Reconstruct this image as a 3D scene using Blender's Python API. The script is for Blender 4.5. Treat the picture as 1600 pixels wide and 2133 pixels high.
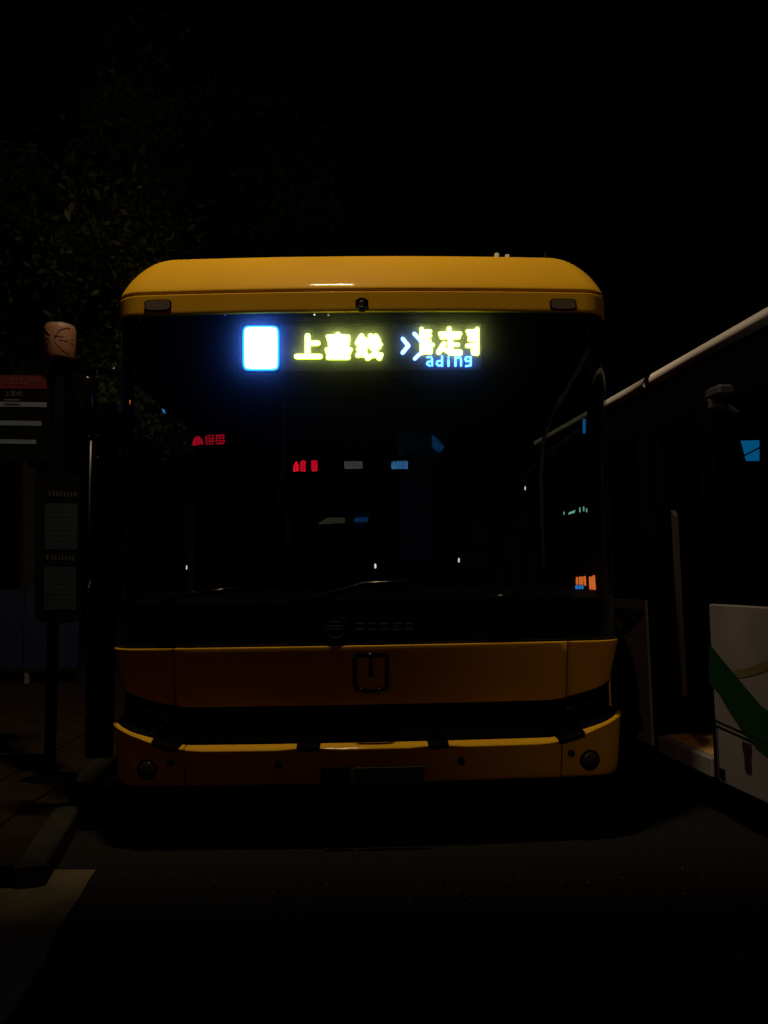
import bpy, math, random
from mathutils import Vector

for o in list(bpy.data.objects):
    bpy.data.objects.remove(o)
sc = bpy.context.scene
R = math.radians
random.seed(7)

# ------------------------------------------------------------------ camera
F = 1540.0
CAM = Vector((-0.005, 0.0, 1.266))
YAW, PIT, ROL = 0.02497, 0.09068, -0.01604
fw = Vector((math.sin(YAW) * math.cos(PIT), math.cos(YAW) * math.cos(PIT), math.sin(PIT)))
rt0 = Vector((math.cos(YAW), -math.sin(YAW), 0))
up0 = rt0.cross(fw)
rt = rt0 * math.cos(ROL) + up0 * math.sin(ROL)
up = -rt0 * math.sin(ROL) + up0 * math.cos(ROL)
cd = bpy.data.cameras.new('camera')
cd.sensor_fit = 'VERTICAL'
cd.sensor_height = 36.0
cd.lens = F / 2133 * 36.0
cd.clip_start = 0.05
cd.clip_end = 2000
cam = bpy.data.objects.new('camera', cd)
sc.collection.objects.link(cam)
from mathutils import Matrix
cam.matrix_world = Matrix(((rt.x, up.x, -fw.x, CAM.x), (rt.y, up.y, -fw.y, CAM.y), (rt.z, up.z, -fw.z, CAM.z), (0, 0, 0, 1)))
sc.camera = cam

# ------------------------------------------------------------------ night sky, moon, exposure
w = bpy.data.worlds.new('World')
sc.world = w
w.use_nodes = True
nt = w.node_tree
sky = nt.nodes.new('ShaderNodeTexSky')
sky.sky_type = 'NISHITA'
sky.sun_disc = False
sky.sun_elevation = R(30)
sky.sun_rotation = R(200)
bg = nt.nodes['Background']
nt.links.new(sky.outputs[0], bg.inputs[0])
bg.inputs[1].default_value = 0.00005
sd = bpy.data.lights.new('moon', 'SUN')
sd.energy = 0.0012
sd.angle = R(0.5)
sd.color = (1.0, 0.95, 0.88)
so = bpy.data.objects.new('moon', sd)
sc.collection.objects.link(so)
so.rotation_euler = (R(60), 0, R(-20))
sc.view_settings.view_transform = 'Standard'
sc.view_settings.look = 'None'
sc.view_settings.exposure = 0
sc.view_settings.gamma = 1
sc.render.engine = 'CYCLES'
sc.cycles.use_denoising = True
sc.cycles.max_bounces = 8
sc.cycles.transparent_max_bounces = 16
sc.cycles.sample_clamp_indirect = 4.0
sc.cycles.blur_glossy = 0.3

# ------------------------------------------------------------------ helpers
ORG = {}


def at(px, py, Y):
    d = fw * F + rt * (px - 800) + up * (1066.5 - py)
    return CAM + d * ((Y - CAM.y) / d.y)


def onz(px, py, z):
    d = fw * F + rt * (px - 800) + up * (1066.5 - py)
    return CAM + d * ((z - CAM.z) / d.z)


def tag(o, label, cat, group=None):
    o['label'] = label
    o['category'] = cat
    if group:
        o['group'] = group
    return o


def thing(name, loc, label, cat, group=None):
    o = bpy.data.objects.new(name, None)
    sc.collection.objects.link(o)
    o.location = loc
    o.empty_display_size = 0.2
    ORG[o.name] = Vector(loc)
    return tag(o, label, cat, group)


class MB:
    def __init__(s, tf=None):
        s.v = []
        s.f = []
        s.tf = tf

    def add(s, vs, fs):
        b = len(s.v)
        s.v += [Vector(p) for p in vs]
        s.f += [tuple(b + i for i in f) for f in fs]
        return s

    def box(s, c, d, rz=0.0, bev=0.0):
        hx, hy, hz = d[0] / 2, d[1] / 2, d[2] / 2
        b = min(bev, hx * .49, hy * .49, hz * .49)
        vs = []
        ca, sa = math.cos(rz), math.sin(rz)

        def put(x, y, z):
            vs.append((c[0] + x * ca - y * sa, c[1] + x * sa + y * ca, c[2] + z))
        if b <= 0:
            for z in (-hz, hz):
                for (x, y) in ((-hx, -hy), (hx, -hy), (hx, hy), (-hx, hy)):
                    put(x, y, z)
            return s.add(vs, [(0, 3, 2, 1), (4, 5, 6, 7), (0, 1, 5, 4), (1, 2, 6, 5), (2, 3, 7, 6), (3, 0, 4, 7)])
        ring = lambda i: [(-hx + i, -hy), (hx - i, -hy), (hx, -hy + i), (hx, hy - i), (hx - i, hy), (-hx + i, hy), (-hx, hy - i), (-hx, -hy + i)]
        for (z, e) in ((-hz, b), (-hz + b, 0), (hz - b, 0), (hz, b)):
            for (x, y) in ring(b):
                put(x * (hx - e) / hx, y * (hy - e) / hy, z)
        fs = [tuple(reversed(range(8))), tuple(range(24, 32))]
        for k in range(3):
            for i in range(8):
                j = (i + 1) % 8
                fs.append((k * 8 + i, k * 8 + j, k * 8 + 8 + j, k * 8 + 8 + i))
        return s.add(vs, fs)

    def tube(s, pts, r, n=8, caps=True):
        pts = [Vector(p) for p in pts]
        rs = r if isinstance(r, (list, tuple)) else [r] * len(pts)
        vs = []
        for i, p in enumerate(pts):
            a = pts[max(i - 1, 0)]
            b = pts[min(i + 1, len(pts) - 1)]
            t = (b - a).normalized()
            x = t.cross(Vector((0, 0, 1)) if abs(t.z) < .9 else Vector((1, 0, 0))).normalized()
            y = t.cross(x)
            for k in range(n):
                an = 2 * math.pi * k / n
                vs.append(p + (x * math.cos(an) + y * math.sin(an)) * rs[i])
        fs = []
        for i in range(len(pts) - 1):
            for k in range(n):
                j = (k + 1) % n
                fs.append((i * n + k, i * n + j, i * n + n + j, i * n + n + k))
        if caps:
            fs.append(tuple(reversed(range(n))))
            fs.append(tuple(range((len(pts) - 1) * n, len(pts) * n)))
        return s.add(vs, fs)

    def lathe(s, c, ax, prof, n=24):
        ax = Vector(ax).normalized()
        x = ax.cross(Vector((0, 0, 1)) if abs(ax.z) < .9 else Vector((1, 0, 0))).normalized()
        y = ax.cross(x)
        vs = []
        for (r, h) in prof:
            for k in range(n):
                a = 2 * math.pi * k / n
                vs.append(Vector(c) + ax * h + (x * math.cos(a) + y * math.sin(a)) * r)
        fs = []
        for i in range(len(prof) - 1):
            for k in range(n):
                j = (k + 1) % n
                fs.append((i * n + k, i * n + j, i * n + n + j, i * n + n + k))
        fs.append(tuple(reversed(range(n))))
        fs.append(tuple(range((len(prof) - 1) * n, len(prof) * n)))
        return s.add(vs, fs)

    def grid(s, P):
        n, m = len(P), len(P[0])
        vs = [p for row in P for p in row]
        fs = [(i * m + j, i * m + j + 1, i * m + m + j + 1, i * m + m + j) for i in range(n - 1) for j in range(m - 1)]
        return s.add(vs, fs)

    def prism(s, poly, d):
        """poly: 3D points of a planar outline, extruded by vector d"""
        n = len(poly)
        d = Vector(d)
        vs = [Vector(p) for p in poly] + [Vector(p) + d for p in poly]
        fs = [tuple(range(n)), tuple(reversed(range(n, 2 * n)))]
        fs += [(i, n + i, n + (i + 1) % n, (i + 1) % n) for i in range(n)]
        return s.add(vs, fs)

    def capsule(s, a, b, r, U, V, n=6):
        """flat rounded stroke from a to b in the plane U,V"""
        a, b = Vector(a), Vector(b)
        t = b - a
        an = math.atan2(t.dot(V), t.dot(U)) if t.length > 1e-6 else 0.0
        vs = []
        for k in range(n + 1):
            q = an + math.pi / 2 + math.pi * k / n
            vs.append(a + U * math.cos(q) * r + V * math.sin(q) * r)
        for k in range(n + 1):
            q = an - math.pi / 2 + math.pi * k / n
            vs.append(b + U * math.cos(q) * r + V * math.sin(q) * r)
        return s.add(vs, [tuple(range(len(vs)))])

    def build(s, name, mat, parent=None, smooth=False):
        me = bpy.data.meshes.new(name)
        org = ORG.get(parent.name, Vector()) if parent else Vector()
        vs = [Vector(s.tf(*p)) for p in s.v] if s.tf else s.v
        me.from_pydata([tuple(p - org) for p in vs], [], s.f)
        me.materials.append(mat)
        if smooth:
            me.polygons.foreach_set('use_smooth', [True] * len(me.polygons))
        me.validate()
        me.update()
        o = bpy.data.objects.new(name, me)
        sc.collection.objects.link(o)
        if parent:
            o.parent = parent
            ORG[o.name] = org
        return o


def fix_normals(o):
    import bmesh
    bm = bmesh.new()
    bm.from_mesh(o.data)
    bmesh.ops.recalc_face_normals(bm, faces=bm.faces)
    bm.to_mesh(o.data)
    bm.free()
    return o


# ------------------------------------------------------------------ materials
def mat(name, col, rough=0.5, metal=0.0, coat=0.0, noise=0.0, nscale=8.0, bump=0.0, spec=0.5):
    m = bpy.data.materials.new(name)
    m.use_nodes = True
    n = m.node_tree
    b = n.nodes['Principled BSDF']
    b.inputs['Base Color'].default_value = (*col, 1)
    b.inputs['Roughness'].default_value = rough
    b.inputs['Metallic'].default_value = metal
    b.inputs['Coat Weight'].default_value = coat
    b.inputs['Coat Roughness'].default_value = 0.06
    b.inputs['Specular IOR Level'].default_value = spec
    if noise or bump:
        tc = n.nodes.new('ShaderNodeTexCoord')
        tx = n.nodes.new('ShaderNodeTexNoise')
        tx.inputs['Scale'].default_value = nscale
        tx.inputs['Detail'].default_value = 6
        n.links.new(tc.outputs['Object'], tx.inputs['Vector'])
        if noise:
            rp = n.nodes.new('ShaderNodeValToRGB')
            rp.color_ramp.elements[0].position = .3
            rp.color_ramp.elements[1].position = .7
            rp.color_ramp.elements[0].color = (*[c * (1 - noise) for c in col], 1)
            rp.color_ramp.elements[1].color = (*[min(1, c * (1 + noise * .6)) for c in col], 1)
            n.links.new(tx.outputs[0], rp.inputs[0])
            n.links.new(rp.outputs[0], b.inputs['Base Color'])
            mr = n.nodes.new('ShaderNodeMapRange')
            mr.inputs[3].default_value = max(0, rough - .08)
            mr.inputs[4].default_value = min(1, rough + .12)
            n.links.new(tx.outputs[0], mr.inputs[0])
            n.links.new(mr.outputs[0], b.inputs['Roughness'])
        if bump:
            bp = n.nodes.new('ShaderNodeBump')
            bp.inputs['Strength'].default_value = bump
            bp.inputs['Distance'].default_value = .01
            n.links.new(tx.outputs[0], bp.inputs['Height'])
            n.links.new(bp.outputs[0], b.inputs['Normal'])
    return m


def emis(name, col, strength=1.0):
    m = bpy.data.materials.new(name)
    m.use_nodes = True
    n = m.node_tree
    b = n.nodes['Principled BSDF']
    b.inputs['Base Color'].default_value = (.01, .01, .01, 1)
    b.inputs['Emission Color'].default_value = (*col, 1)
    b.inputs['Emission Strength'].default_value = strength
    return m


def film_glass(name, tint, film, refl=1.45, filmcol=(1, 1, 1), rough=0.0):
    """thin pane: mirror-like surface, clear body, a faint scattering film added for a bloom round lit displays"""
    m = bpy.data.materials.new(name)
    m.use_nodes = True
    n = m.node_tree
    n.nodes.remove(n.nodes['Principled BSDF'])
    out = n.nodes['Material Output']
    tr = n.nodes.new('ShaderNodeBsdfTransparent')
    tr.inputs[0].default_value = (*tint, 1)
    tl = n.nodes.new('ShaderNodeBsdfTranslucent')
    tl.inputs[0].default_value = (*filmcol, 1)
    gl = n.nodes.new('ShaderNodeBsdfGlossy')
    gl.inputs['Roughness'].default_value = rough
    mx = n.nodes.new('ShaderNodeMixShader')
    mx.inputs[0].default_value = film
    n.links.new(tr.outputs[0], mx.inputs[1])
    n.links.new(tl.outputs[0], mx.inputs[2])
    fr = n.nodes.new('ShaderNodeFresnel')
    fr.inputs[0].default_value = refl
    m2 = n.nodes.new('ShaderNodeMixShader')
    ge = n.nodes.new('ShaderNodeNewGeometry')   # reflect at the outer face only: the pane is thin
    mt = n.nodes.new('ShaderNodeMath')
    mt.operation = 'SUBTRACT'
    mt.inputs[0].default_value = 1.0
    n.links.new(ge.outputs['Backfacing'], mt.inputs[1])
    mu = n.nodes.new('ShaderNodeMath')
    mu.operation = 'MULTIPLY'
    n.links.new(fr.outputs[0], mu.inputs[0])
    n.links.new(mt.outputs[0], mu.inputs[1])
    n.links.new(mu.outputs[0], m2.inputs[0])
    n.links.new(mx.outputs[0], m2.inputs[1])
    n.links.new(gl.outputs[0], m2.inputs[2])
    n.links.new(m2.outputs[0], out.inputs[0])
    return m


M = dict(
    yellow=mat('yellow_paint', (.80, .47, .022), .5, 0, .16, .05, 3.0, spec=.05),
    black_gloss=mat('black_gloss', (.004, .004, .005), .12, spec=.3),
    black=mat('black_plastic', (.003, .003, .0035), .65, noise=.3, nscale=30, spec=.04),
    rubber=mat('rubber', (.01, .01, .01), .8, bump=.2, nscale=60),
    white=mat('white_paint', (.76, .76, .76), .4, 0, .2, .07, 2.5),
    grey=mat('grey_metal', (.30, .30, .31), .45, .6, noise=.2, nscale=12),
    silver=mat('silver_trim', (.18, .18, .19), .3, .9),
    shaded=mat('shaded_white', (.29, .295, .305), .55, 0, .1, .18, 3.5),  # the white paint again, darkened so its shade sits in the colour
    green=mat('green_paint', (.008, .065, .024), .4, 0, .2, .08, 3),
    pale_green=mat('olive_paint', (.20, .19, .07), .4, 0, .2, .08, 3),
    lens=mat('smoked_lens', (.035, .028, .024), .25),
    floor=mat('bus_floor', (.12, .12, .13), .7, noise=.2, nscale=40),
    step=mat('yellow_step', (.70, .42, .13), .6, noise=.2, nscale=18),
    seat=mat('blue_seat', (.04, .08, .18), .7, noise=.2, nscale=25),
    rail=mat('grey_rail', (.10, .10, .11), .45),
    interior=mat('interior_lining', (.05, .053, .06), .7, noise=.1),
    plate=mat('plate', (.006, .014, .009), .5, spec=.1),
    asphalt=mat('asphalt', (.016, .0155, .015), .9, noise=.45, nscale=55, bump=.7, spec=.1),
    pale_ground=mat('pale_ground', (.15, .125, .06), .9, noise=.5, nscale=3, bump=.3),
    paving=mat('paving', (.020, .013, .008), .9, noise=.3, nscale=5, bump=.3, spec=.08),
    badge=mat('badge_grey', (.022, .021, .018), .6, spec=.2),
    amber=mat('marker_lens', (.16, .13, .10), .35),
    doorpost=mat('pale_post', (.05, .052, .048), .6),
    chrome=mat('chrome', (.8, .8, .8), .08, 1.0),
    tube_grey=mat('pale_grey', (.22, .23, .25), .6),
    grit=mat('grit', (.6, .58, .52), .25),
    kerb=mat('kerb_stone', (.030, .028, .022), .85, noise=.25, nscale=9, bump=.3, spec=.1),
    lantern=mat('orange_print', (.29, .145, .08), .5, noise=.06),
    lantern_line=mat('dark_red_print', (.10, .022, .01), .5),
    lantern_top=mat('lantern_cap', (.2, .18, .13), .5),
    post=mat('dark_post', (.002, .002, .0025), .8, noise=.3, nscale=20, spec=.02),
    sign_black=mat('sign_black', (.004, .0045, .004), .5, spec=.08),
    sign_red=mat('sign_red', (.09, .006, .008), .5, noise=.1),
    sign_white=mat('sign_white', (.13, .18, .25), .5, noise=.1, nscale=20),
    sign_grey=mat('sign_grey', (.08, .09, .09), .5),
    sign_pink=mat('sign_pink', (.13, .05, .055), .5),
    paper=mat('paper', (.008, .022, .034), .6, noise=.15, nscale=12),
    ink=mat('ink', (.018, .024, .026), .7),
    hoard=mat('blue_sheet', (.001, .013, .05), .6, noise=.15, nscale=3),
    bark=mat('bark', (.022, .017, .012), .9, noise=.4, nscale=14, bump=.6),
    leaf=mat('leaf', (.06, .085, .032), .6, noise=.4, nscale=1.5),
    wall=mat('rendered_wall', (.30, .28, .25), .9, noise=.15, nscale=2),
    shopglass=mat('shop_glass', (.01, .012, .015), .05),
    lamp_body=mat('lamp_body', (.25, .25, .26), .5, .4),
    lamp_lens=emis('lamp_lens', (1, .72, .40), 3),
    led_yellow=emis('led_yellow', (8.5, 10, 2.7)),
    led_rim=emis('led_rim', (3.2, 4.0, .06)),
    led_rim_blue=emis('led_rim_blue', (.03, .5, 3.0)),
    led_blue=emis('led_blue', (1.75, 5.5, 28)),
    led_rim_tile=emis('led_rim_tile', (.0, .9, 4.6)),
    led_arrow=emis('led_arrow', (2.0, 4, 9)),
    led_cyan=emis('led_cyan', (.7, 3.6, 20.0)),
    led_face=mat('led_face', (.05, .055, .05), .7),
    red_neon=emis('red_neon', (16, .12, .5)),
    red_dim=emis('red_neon_dim', (7, .05, .3)),
    white_neon=emis('white_neon', (1.2, 1.35, 1.4)),
    blue_neon=emis('blue_neon', (.8, 3.4, 7.5)),
    blue_box=emis('blue_panel', (.008, .035, .075)),
    blue_box2=emis('blue_panel_bright', (.06, .45, 1.4)),
    green_strip=emis('green_strip', (.35, .42, .22)),
    screen_blue=emis('screen_blue', (.004, .075, .21)),
    glow_blue2=emis('glow_blue_bright', (.012, 1.4, 3.6)),
    glow_orange=emis('glow_orange', (.85, .16, .03)),
    glow_cyan=emis('glow_cyan', (.02, .22, .62)),
    glow_mint=emis('glow_mint', (.16, .42, .34)),
    spot_white=emis('spot_white', (.9, .95, 1.0)),
    step_lamp=emis('step_lamp', (1, .6, .2), 5),
)
M['windscreen'] = film_glass('windscreen_glass', (.70, .76, .77), .042, 1.5)
M['cover'] = film_glass('display_cover', (.95, .95, .95), .030, 1.25)
M['window'] = film_glass('dark_window_glass', (.20, .22, .22), .002, 1.22)
UX, UZ = Vector((1, 0, 0)), Vector((0, 0, 1))


# ------------------------------------------------------------------ ground
g = MB()
N = 24
xs = [-300, -60, -20] + [-8 + i * .8 for i in range(21)] + [20, 60, 300]
ys = [-300, -60, -20] + [-4 + i * .8 for i in range(26)] + [40, 100, 300]
g.grid([[(x, y, 0) for x in xs] for y in ys])
road = g.build('road', M['asphalt'])
road['kind'] = 'structure'

H = .10


def kerb_run(a, b, parent, limit=14, m='kerb'):
    n = max(1, int((b - a).length / .75))
    d = (b - a) / n
    nrm = Vector((-d.y, d.x, 0)).normalized() * .065
    for i in range(min(n, limit)):
        c = a + d * (i + .5) + nrm + Vector((0, 0, (H + .012) / 2))
        MB().box(c, (d.length - .010, .128, H + .008 + random.uniform(-.003, .003)), math.atan2(d.y, d.x), .012).build('kerb_stone', M[m], parent)


# pale flat strip beside the carriageway, ending where the bus bay begins
n2, n1 = onz(203, 1812, .01), onz(34, 2084, .01)
n0 = n1 + (n1 - n2) * 3
g = MB()
rr0 = random.Random(4)
edge = [n2.lerp(n0, k / 30) + Vector((rr0.uniform(-.012, .012), 0, 0)) for k in range(31)]
poly = [(p.x, p.y, .012) for p in edge] + [(-30, n0.y, .012)] + [(-30, n2.y + .05, .012)] + [(n2.x - .3 * k, n2.y + rr0.uniform(-.01, .02), .012) for k in range(6, 0, -1)]
g.prism(poly, (0, 0, -.010))
ap = fix_normals(g.build('pale_strip', M['pale_ground']))
ap['kind'] = 'structure'
# paved footway beside the bay, stepped back from the road
kA, kB = Vector((-1.36, 3.24, 0)), Vector((-1.69, 4.87, 0))
kC, kD = Vector((-1.80, 7.0, 0)), Vector((-1.88, 26, 0))
g = MB()
poly = [(p.x - .13, p.y, H) for p in (kA, kB, kC, kD)] + [(-30, 26, H), (-30, 3.24, H)]
g.prism(poly, (0, 0, -H + .002))
pav = fix_normals(g.build('pavement', M['paving']))
pav['kind'] = 'structure'
kerb_run(kA, kB, pav)
kerb_run(kB, kC, pav)
kerb_run(kC, kD, pav)
slab = None
for i in range(9):
    for j in range(9):
        x = -2.0 - i * .405
        y = 3.5 + j * .405
        if x + .22 > -1.36 - (y - 3.24) * .21 - .14:
            continue
        if slab is None:
            slab = MB().box((0, 0, 0), (.395, .395, .016), 0, .004).build('paving_slab', M['paving'], pav)
            o = slab
        else:
            o = slab.copy()
            sc.collection.objects.link(o)
        o.location = (x, y, H + .006 + random.uniform(-.002, .002))
# pale grit added to put small glints on the road
gr = MB()
for k in range(420):
    x, y = random.uniform(-1.0, 2.2), random.uniform(1.2, 3.3)
    q = random.uniform(.0012, .0032)
    a = random.uniform(0, 3)
    c_, s_ = math.cos(a) * q, math.sin(a) * q
    gr.add([(x + c_, y + s_, .001), (x - s_, y + c_, .001), (x - c_, y - s_, .001), (x + s_, y - c_, .001), (x, y, q * 1.3)], [(0, 1, 4), (1, 2, 4), (2, 3, 4), (3, 0, 4)])
go = gr.build('road_grit', M['grit'])
go['kind'] = 'stuff'
go['label'] = 'scattered pale grit added as glints on the dark asphalt'

# ------------------------------------------------------------------ yellow bus
D = 3.582
REAR = 11.6
yb = thing('city_bus', (0, D + 4, 0), 'yellow city bus seen head on with lit route display above its dark windscreen', 'bus')

XC, RC, CV = 1.117, .15, .03
PL = []   # (s, x, y, nx, ny) for s >= 0
nn = 24
s = 0.0
for i in range(nn + 1):
    x = XC * i / nn
    sl = 2 * CV * x
    l = math.hypot(sl, 1)
    PL.append((x, x, D + CV * x * x, sl / l, -1 / l))
th0 = math.atan(2 * CV * XC)
cx_, cy_ = XC - RC * math.sin(th0), D + CV * XC * XC + RC * math.cos(th0)
for i in range(1, 13):
    th = th0 + (math.pi / 2 - th0) * i / 12
    PL.append((XC + RC * (th - th0), cx_ + RC * math.sin(th), cy_ - RC * math.cos(th), math.sin(th), -math.cos(th)))
SC = PL[-1][0]
XW, YC = PL[-1][1], PL[-1][2]
SE = SC + (REAR - YC)
PL.append((SE, XW, REAR, 1, 0))


def pr(s_, off=0.0):
    a = min(abs(s_), SE - 1e-6)
    sg = 1 if s_ >= 0 else -1
    for i in range(len(PL) - 1):
        if PL[i + 1][0] >= a:
            t = (a - PL[i][0]) / (PL[i + 1][0] - PL[i][0])
            q = [PL[i][k] + (PL[i + 1][k] - PL[i][k]) * t for k in range(5)]
            return sg * (q[1] + q[3] * off), q[2] + q[4] * off
    raise ValueError


def PT(s_, z, off=0.0):
    x, y = pr(s_, off)
    return Vector((x, y, z))


def surf(s0, s1, rowfn, name, m, parent, ns=40, smooth=True, ends=True):
    """sheet along the bus outline; rowfn(s) gives [(z, off)] from top to bottom"""
    S = [s0 + (s1 - s0) * i / ns for i in range(ns + 1)]
    S = sorted(set(S + [q for q in [k * (PL[i][0]) for i in range(nn, len(PL)) for k in (-1, 1)] if s0 < q < s1]))
    P = []
    for s_ in S:
        P.append([PT(s_, z, o) for (z, o) in rowfn(s_)])
    b = MB().grid(P)
    if ends:
        m_ = len(P[0])
        n_ = len(P)
        b.f.append(tuple(range(m_)))
        b.f.append(tuple(reversed(range((n_ - 1) * m_, n_ * m_))))
    o = b.build(name, m, parent, smooth)
    return o


def panel(s0, s1, zt, zb, off, thick, name, m, parent, ns=40, r=.006, smooth=True, lean=0.0):
    zt_ = zt if callable(zt) else (lambda q: zt)
    zb_ = zb if callable(zb) else (lambda q: zb)

    def rows(q):
        a, b = zt_(q), zb_(q)
        h = a - b
        R_ = [(a - .001, off - thick), (a, off - r), (a - r * .3, off - r * .3), (a - r, off)]
        R_.append((a - r - .005, off))
        for k in range(1, 6):
            t = k / 6
            R_.append((a - r - (h - 2 * r) * t, off - lean * t))
        R_ += [(b + r, off - lean), (b + r * .3, off - r * .3 - lean), (b, off - r - lean), (b + .001, off - thick - lean)]
        return R_
    return surf(s0, s1, rows, name, m, parent, ns, smooth)


def sstep(a, b, x):
    t = max(0, min(1, (x - a) / (b - a)))
    return t * t * (3 - 2 * t)


Z_BELT, Z_BANDT, Z_BANDB, Z_LIP, Z_BAND0 = .958, .663, .491, 2.708, 2.597
bt = lambda q: Z_BANDT + .085 * sstep(.85, 1.32, abs(q))
bb = lambda q: Z_BANDB + .105 * sstep(.85, 1.32, abs(q))


def lobe(a, b, q):
    if not a < q < b:
        return 0.0
    t = (q - a) / (b - a)
    return min(1, 1.6 * math.sin(math.pi * t) ** .8)


LOB = [(-.885, -.335), (-.245, .285), (.362, .905), (1.02, 1.17), (-1.17, -1.02)]
lob = lambda q: 1 - .75 * sstep(.92, 1.15, abs(q))
lens_ = lambda q: max(lobe(a, b, q) for a, b in LOB)

# lower fascia in three panels
panel(-.931, .962, Z_BELT - .006, lambda q: bt(q) + .003, .004, .04, 'front_panel', M['yellow'], yb, lean=.05, r=.003)
panel(.967, SC + .12, Z_BELT - .006, lambda q: bt(q) + .003, .003, .04, 'corner_panel', M['yellow'], yb, 16, lean=.05, r=.003)
panel(-SC - .12, -.936, Z_BELT - .006, lambda q: bt(q) + .003, .003, .04, 'corner_panel', M['yellow'], yb, 16, lean=.05, r=.003)


def tuck(q):
    return .016 * sstep(.9, 1.3, abs(q))


def band_rows(q):
    a, b = bt(q), bb(q)
    L = lob(q)
    k = tuck(q)
    return [(a + .012, -.06), (a - .002, -.046), (a - .012, -.052), ((a + b) / 2, -.052), (b + .022, -.050 - k * .3),
            (b + .006, .004 - .044 * L - k), (b + .001, .014 - .060 * L - k), (b - .022, .010 - .060 * L - k), (b - .03, -.08)]


surf(-SC - .12, SC + .12, band_rows, 'lamp_strip', M['black'], yb, 150)


def bump_rows(q):
    b = bb(q)
    L = lob(q)
    z0 = .305
    k = tuck(q)
    R_ = [(b - .03, -.06), (b, .014 - .058 * L), (b - .002 * L, .016 - .054 * L), (b - .008 - .008 * L * lens_(q), .017),
          (b - .010 - .009 * L * lens_(q), .0175), (b - .015 - .010 * L * lens_(q), .0165), (b - .055, .010), ((b + z0) / 2, .002), (z0 + .05, -.008), (z0 + .015, -.014), (z0, -.024), (z0 + .004, -.08)]
    return [(z, o - k) for z, o in R_]


bpr = surf(-.875, .912, bump_rows, 'bumper', M['yellow'], yb, 150)
surf(.916, SC + .12, bump_rows, 'bumper_corner', M['yellow'], yb, 40)
surf(-SC - .12, -.879, bump_rows, 'bumper_corner', M['yellow'], yb, 40)


# dark strips painting shade between the lit lengths of the bumper ledge
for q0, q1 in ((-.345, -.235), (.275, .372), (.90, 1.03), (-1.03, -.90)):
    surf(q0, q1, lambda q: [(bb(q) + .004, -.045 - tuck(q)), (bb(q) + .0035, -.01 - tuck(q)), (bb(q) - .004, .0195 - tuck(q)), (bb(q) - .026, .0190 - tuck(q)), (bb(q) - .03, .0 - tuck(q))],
         'ledge_shade', M['black'], yb, 8)


def disc_on(q, z, r, off, depth, name, m, parent, ring=None, n=24):
    x, y = pr(q, off)
    x2, y2 = pr(q, off + .1)
    ax = Vector((x2 - x, y2 - y, 0)).normalized()
    return MB().lathe((x, y, z), ax, [(r, -depth), (r, -.004), (r * .92, 0), (r * .5, .001)], n).build(name, m, parent, True)


for sg in (-1, 1):
    fl = disc_on(sg * 1.055, .388, .05, .000, .03, 'fog_lamp', M['black'], yb)
    disc_on(sg * 1.055, .388, .036, .004, .02, 'lens', M['lens'], fl)
    for q in (.985, 1.075, 1.165):
        hl = disc_on(sg * q, (bt(q) + bb(q)) / 2 + .004, .045, -.046, .02, 'headlight', M['black'], yb)
        disc_on(sg * q, (bt(q) + bb(q)) / 2 + .004, .034, -.043, .02, 'lens', M['black_gloss'], hl)
    disc_on(sg * .94 + (.02 if sg > 0 else 0), .425, .016, .02, .01, 'parking_sensor', M['black'], yb)
    disc_on(sg * .43, .405, .018, .018, .01, 'parking_sensor', M['black'], yb)
# licence plate and tow cover
b = MB()
c0, c1 = at(738, 1598, D - .02), at(884, 1641, D - .02)
pl = MB().box(((c0.x + c1.x) / 2, D - .026, (c0.z + c1.z) / 2), (c1.x - c0.x, .012, c0.z - c1.z), 0, .003).build('licence_plate', M['plate'], yb)
c0, c1 = at(668, 1598, D - .02), at(728, 1643, D - .02)
MB().box(((c0.x + c1.x) / 2, D - .024, (c0.z + c1.z) / 2), (c1.x - c0.x, .012, c0.z - c1.z), 0, .004).build('tow_cover', M['black'], yb)
# front emblem: square outline with pointed foot and a bar from its top edge
e = MB()
ep = [at(px, py, D - .012) for px, py in ((739, 1364), (806, 1364), (806, 1434), (772, 1441), (739, 1434))]
for i in range(5):
    a, b_ = ep[i], ep[(i + 1) % 5]
    e.tube([a, b_], .0105, 8)
e.tube([at(772, 1366, D - .012), at(772, 1410, D - .012)], .0085, 8)
e.build('emblem', M['black_gloss'], yb, True)
# maker's badge on the black panel above: ring with bars and a row of raised letters
bd = MB()
cc = at(699, 1305, D - .008)
ring = [cc + Vector((math.cos(t) * .05, 0, math.sin(t) * .055)) for t in [2 * math.pi * i / 24 for i in range(25)]]
bd.tube(ring, .004, 6, False)
for dz, hw in ((.022, .03), (.0, .036), (-.014, .04)):
    bd.box(cc + Vector((0, 0, dz)), (hw * 2, .006, .007), 0, .002)
bd.build('badge', M['badge'], yb, True)
for k in range(5):
    l0 = at(738 + k * 26, 1296, D - .006)
    q = MB()
    q.box(l0 + Vector((.024, 0, -.008)), (.042, .006, .008), 0, .002)
    q.box(l0 + Vector((.024, 0, -.036)), (.042, .006, .008), 0, .002)
    q.box(l0 + Vector((.008 if k % 2 else .04, .001, -.022)), (.008, .006, .036), 0, .002)
    if k > 1:
        q.box(l0 + Vector((.024, .001, -.022)), (.03, .006, .007), 0, .002)
    q.build('badge_letter', M['badge'], yb)

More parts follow.
